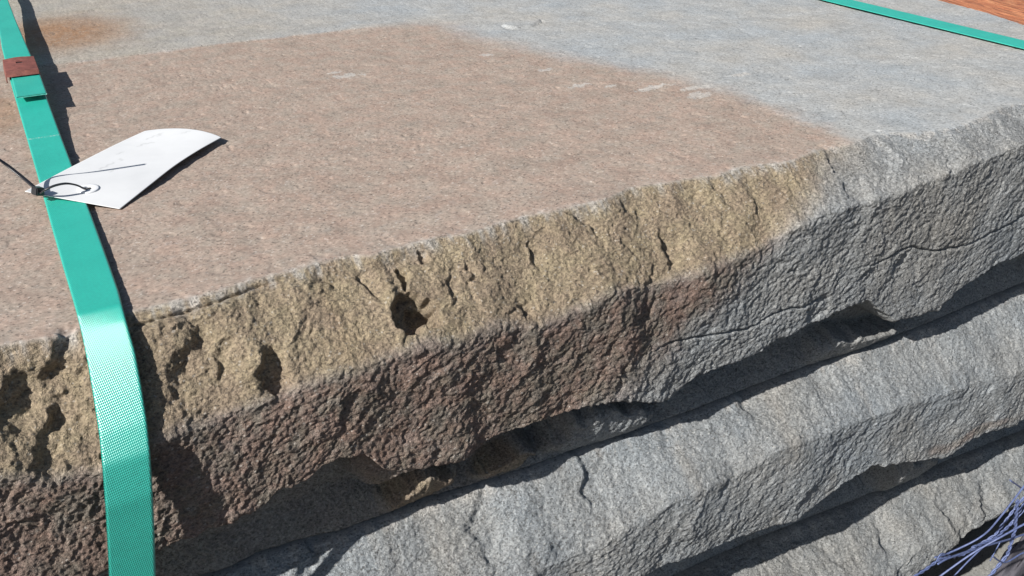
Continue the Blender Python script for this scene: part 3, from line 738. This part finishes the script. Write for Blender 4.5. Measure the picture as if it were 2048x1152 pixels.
# ------------------------------------------------------------------ cable tie
black = simple('black_nylon', (.022, .022, .026), .35, .55, 80, .2)
def tube(name, pts, w, t, mat, parent=None, sub=14, seg=10, up=(0, 0, 1)):
    P = [np.array(p, float) for p in pts]
    path = []
    for i in range(len(P) - 1):
        p0, p1, p2, p3 = P[max(i - 1, 0)], P[i], P[i + 1], P[min(i + 2, len(P) - 1)]
        for k_ in range(sub):
            f_ = k_ / sub
            path.append(.5 * ((2 * p1) + (p2 - p0) * f_ + (2 * p0 - 5 * p1 + 4 * p2 - p3) * f_ ** 2 + (3 * p1 - p0 - 3 * p2 + p3) * f_ ** 3))
    path.append(P[-1]); path = np.array(path)
    tn = np.gradient(path, axis=0); tn /= np.linalg.norm(tn, axis=1)[:, None] + 1e-12
    V = []; upv = np.array(up, float)
    for p, d_ in zip(path, tn):
        sd_ = np.cross(d_, upv); sd_ /= np.linalg.norm(sd_) + 1e-9; u_ = np.cross(sd_, d_)
        for k_ in range(seg):
            th = 2 * PI * (k_ + .5) / seg
            V.append(p + sd_ * w / 2 * math.copysign(abs(math.cos(th)) ** .6, math.cos(th)) + u_ * t / 2 * math.copysign(abs(math.sin(th)) ** .6, math.sin(th)))
    n = len(path)
    F = [(i * seg + k_, i * seg + (k_ + 1) % seg, (i + 1) * seg + (k_ + 1) % seg, (i + 1) * seg + k_) for i in range(n - 1) for k_ in range(seg)]
    F.append(tuple(range(seg))[::-1]); F.append(tuple((n - 1) * seg + k_ for k_ in range(seg)))
    return link_mesh(name, V, F, mat, parent)
TIE_HEAD = (-0.0173, 0.1955, 0.014)
TIE_LOOP = [[-0.0157, 0.1915, 0.0135], [-0.0117, 0.1875, 0.017], [-0.0051, 0.1871, 0.019], [0.0026, 0.1887, 0.0185], [0.0092, 0.1914, 0.015], [0.0135, 0.1932, 0.011], [0.0159, 0.1981, 0.0075], [0.0157, 0.2082, 0.003]]
TIE_TAIL = [[-0.0154, 0.1937, 0.011], [-0.0187, 0.1975, 0.016], [-0.027, 0.2134, 0.023], [-0.0371, 0.2242, 0.033], [-0.052, 0.222, 0.052], [-0.052, 0.212, 0.072], [-0.037, 0.207, 0.088]]
tie = empty('cable_tie', TIE_HEAD)
th_ = np.array(TIE_HEAD)
tube('loop', [np.array(p) - th_ for p in TIE_LOOP], .0026, .0014, black, tie)
tube('tail', [np.array(p) - th_ for p in TIE_TAIL], .0030, .0013, black, tie)
import bmesh
bm = bmesh.new(); bmesh.ops.create_cube(bm, size=1)
for v in bm.verts: v.co = Vector((v.co.x * .0068, v.co.y * .0075, v.co.z * .0062))
bmesh.ops.bevel(bm, geom=bm.edges[:] , offset=.0007, segments=2, affect='EDGES')
bmesh.ops.rotate(bm, verts=bm.verts, cent=(0, 0, 0), matrix=Matrix.Rotation(.5, 3, 'Z') @ Matrix.Rotation(.35, 3, 'Y'))
me = bpy.data.meshes.new('head'); bm.to_mesh(me); bm.free(); me.materials.append(black)
ho = bpy.data.objects.new('head', me); C.objects.link(ho); ho.parent = tie
prop(tie, 'black cable tie threaded through the hole of the white tag', 'cable tie')

# ------------------------------------------------------------------ blue twine
blue = simple('blue_plastic_twine', (.10, .13, .26), .45, .5, 400, .35, .0004)
tw = empty('twine_tangle', (1.0, -.16, -.6)); prop(tw, 'tangle of twisted blue twine in the lower right corner', 'twine')
TWINE = [([[0.6733, -0.22, -0.227], [0.658, -0.21, -0.287], [0.6557, -0.2, -0.318], [0.6336, -0.19, -0.3344], [0.6122, -0.19, -0.3302]], 0.0016, 0), ([[0.7248, -0.2, -0.2796], [0.7007, -0.2, -0.2991], [0.6794, -0.2, -0.326], [0.6552, -0.19, -0.348], [0.6208, -0.19, -0.3362], [0.6024, -0.19, -0.3408], [0.5773, -0.19, -0.3436]], 0.0013, 1), ([[0.7729, -0.2, -0.3563], [0.7159, -0.2, -0.3461], [0.6611, -0.2, -0.3328], [0.6176, -0.2, -0.3241], [0.6013, -0.2, -0.324]], 0.0018, 0), ([[0.6721, -0.24, -0.2607], [0.6281, -0.23, -0.2799], [0.61, -0.22, -0.3], [0.5868, -0.21, -0.327]], 0.0016, 0), ([[0.6564, -0.22, -0.2584], [0.6691, -0.22, -0.2985], [0.6709, -0.22, -0.3294], [0.6584, -0.22, -0.3417], [0.6431, -0.22, -0.3557]], 0.0016, 1), ([[0.6718, -0.21, -0.3232], [0.6654, -0.21, -0.3429]], 0.001, 0), ([[0.5974, -0.2, -0.3221], [0.6034, -0.2, -0.3124], [0.6258, -0.2, -0.3287]], 0.001, 0), ([[0.6709, -0.25, -0.2916], [0.6322, -0.25, -0.2817], [0.6076, -0.25, -0.281], [0.5852, -0.25, -0.2629]], 0.0013, 0), ([[0.6742, -0.2, -0.2587], [0.7195, -0.2, -0.3013], [0.6937, -0.2, -0.3264], [0.6624, -0.2, -0.3365], [0.6371, -0.2, -0.3522], [0.6299, -0.2, -0.3612]], 0.0013, 0), ([[0.7206, -0.2, -0.2868], [0.6995, -0.2, -0.3229], [0.678, -0.2, -0.3315], [0.6487, -0.2, -0.3269]], 0.0015, 1)]
t0_ = np.array([1.0, -.16, -.6])
for (pts, rad, twist) in TWINE:
    rad *= .5
    P = np.array(pts, float) - t0_
    if twist:
        s = np.r_[0, np.cumsum(np.linalg.norm(np.diff(P, axis=0), axis=1))]; n = int(s[-1] / .0022); t = np.linspace(0, s[-1], n)
        Q = np.stack([np.interp(t, s, P[:, k]) for k in range(3)], -1)
        tn = np.gradient(Q, axis=0); tn /= np.linalg.norm(tn, axis=1)[:, None]
        sd_ = np.cross(tn, [0.3, -.8, .5]); sd_ /= np.linalg.norm(sd_, axis=1)[:, None]; u_ = np.cross(tn, sd_)
        for ph in (0, PI):
            an = 2 * PI * t / .015 + ph
            Wv = Q + (sd_ * np.cos(an)[:, None] + u_ * np.sin(an)[:, None]) * rad * 1.15
            tube('strand', Wv, rad * 2, rad * 2, blue, tw, sub=1, seg=7, up=(.3, -.8, .5))
    else:
        tube('strand', P, rad * 2, rad * 2, blue, tw, sub=8, seg=7, up=(.3, -.8, .5))
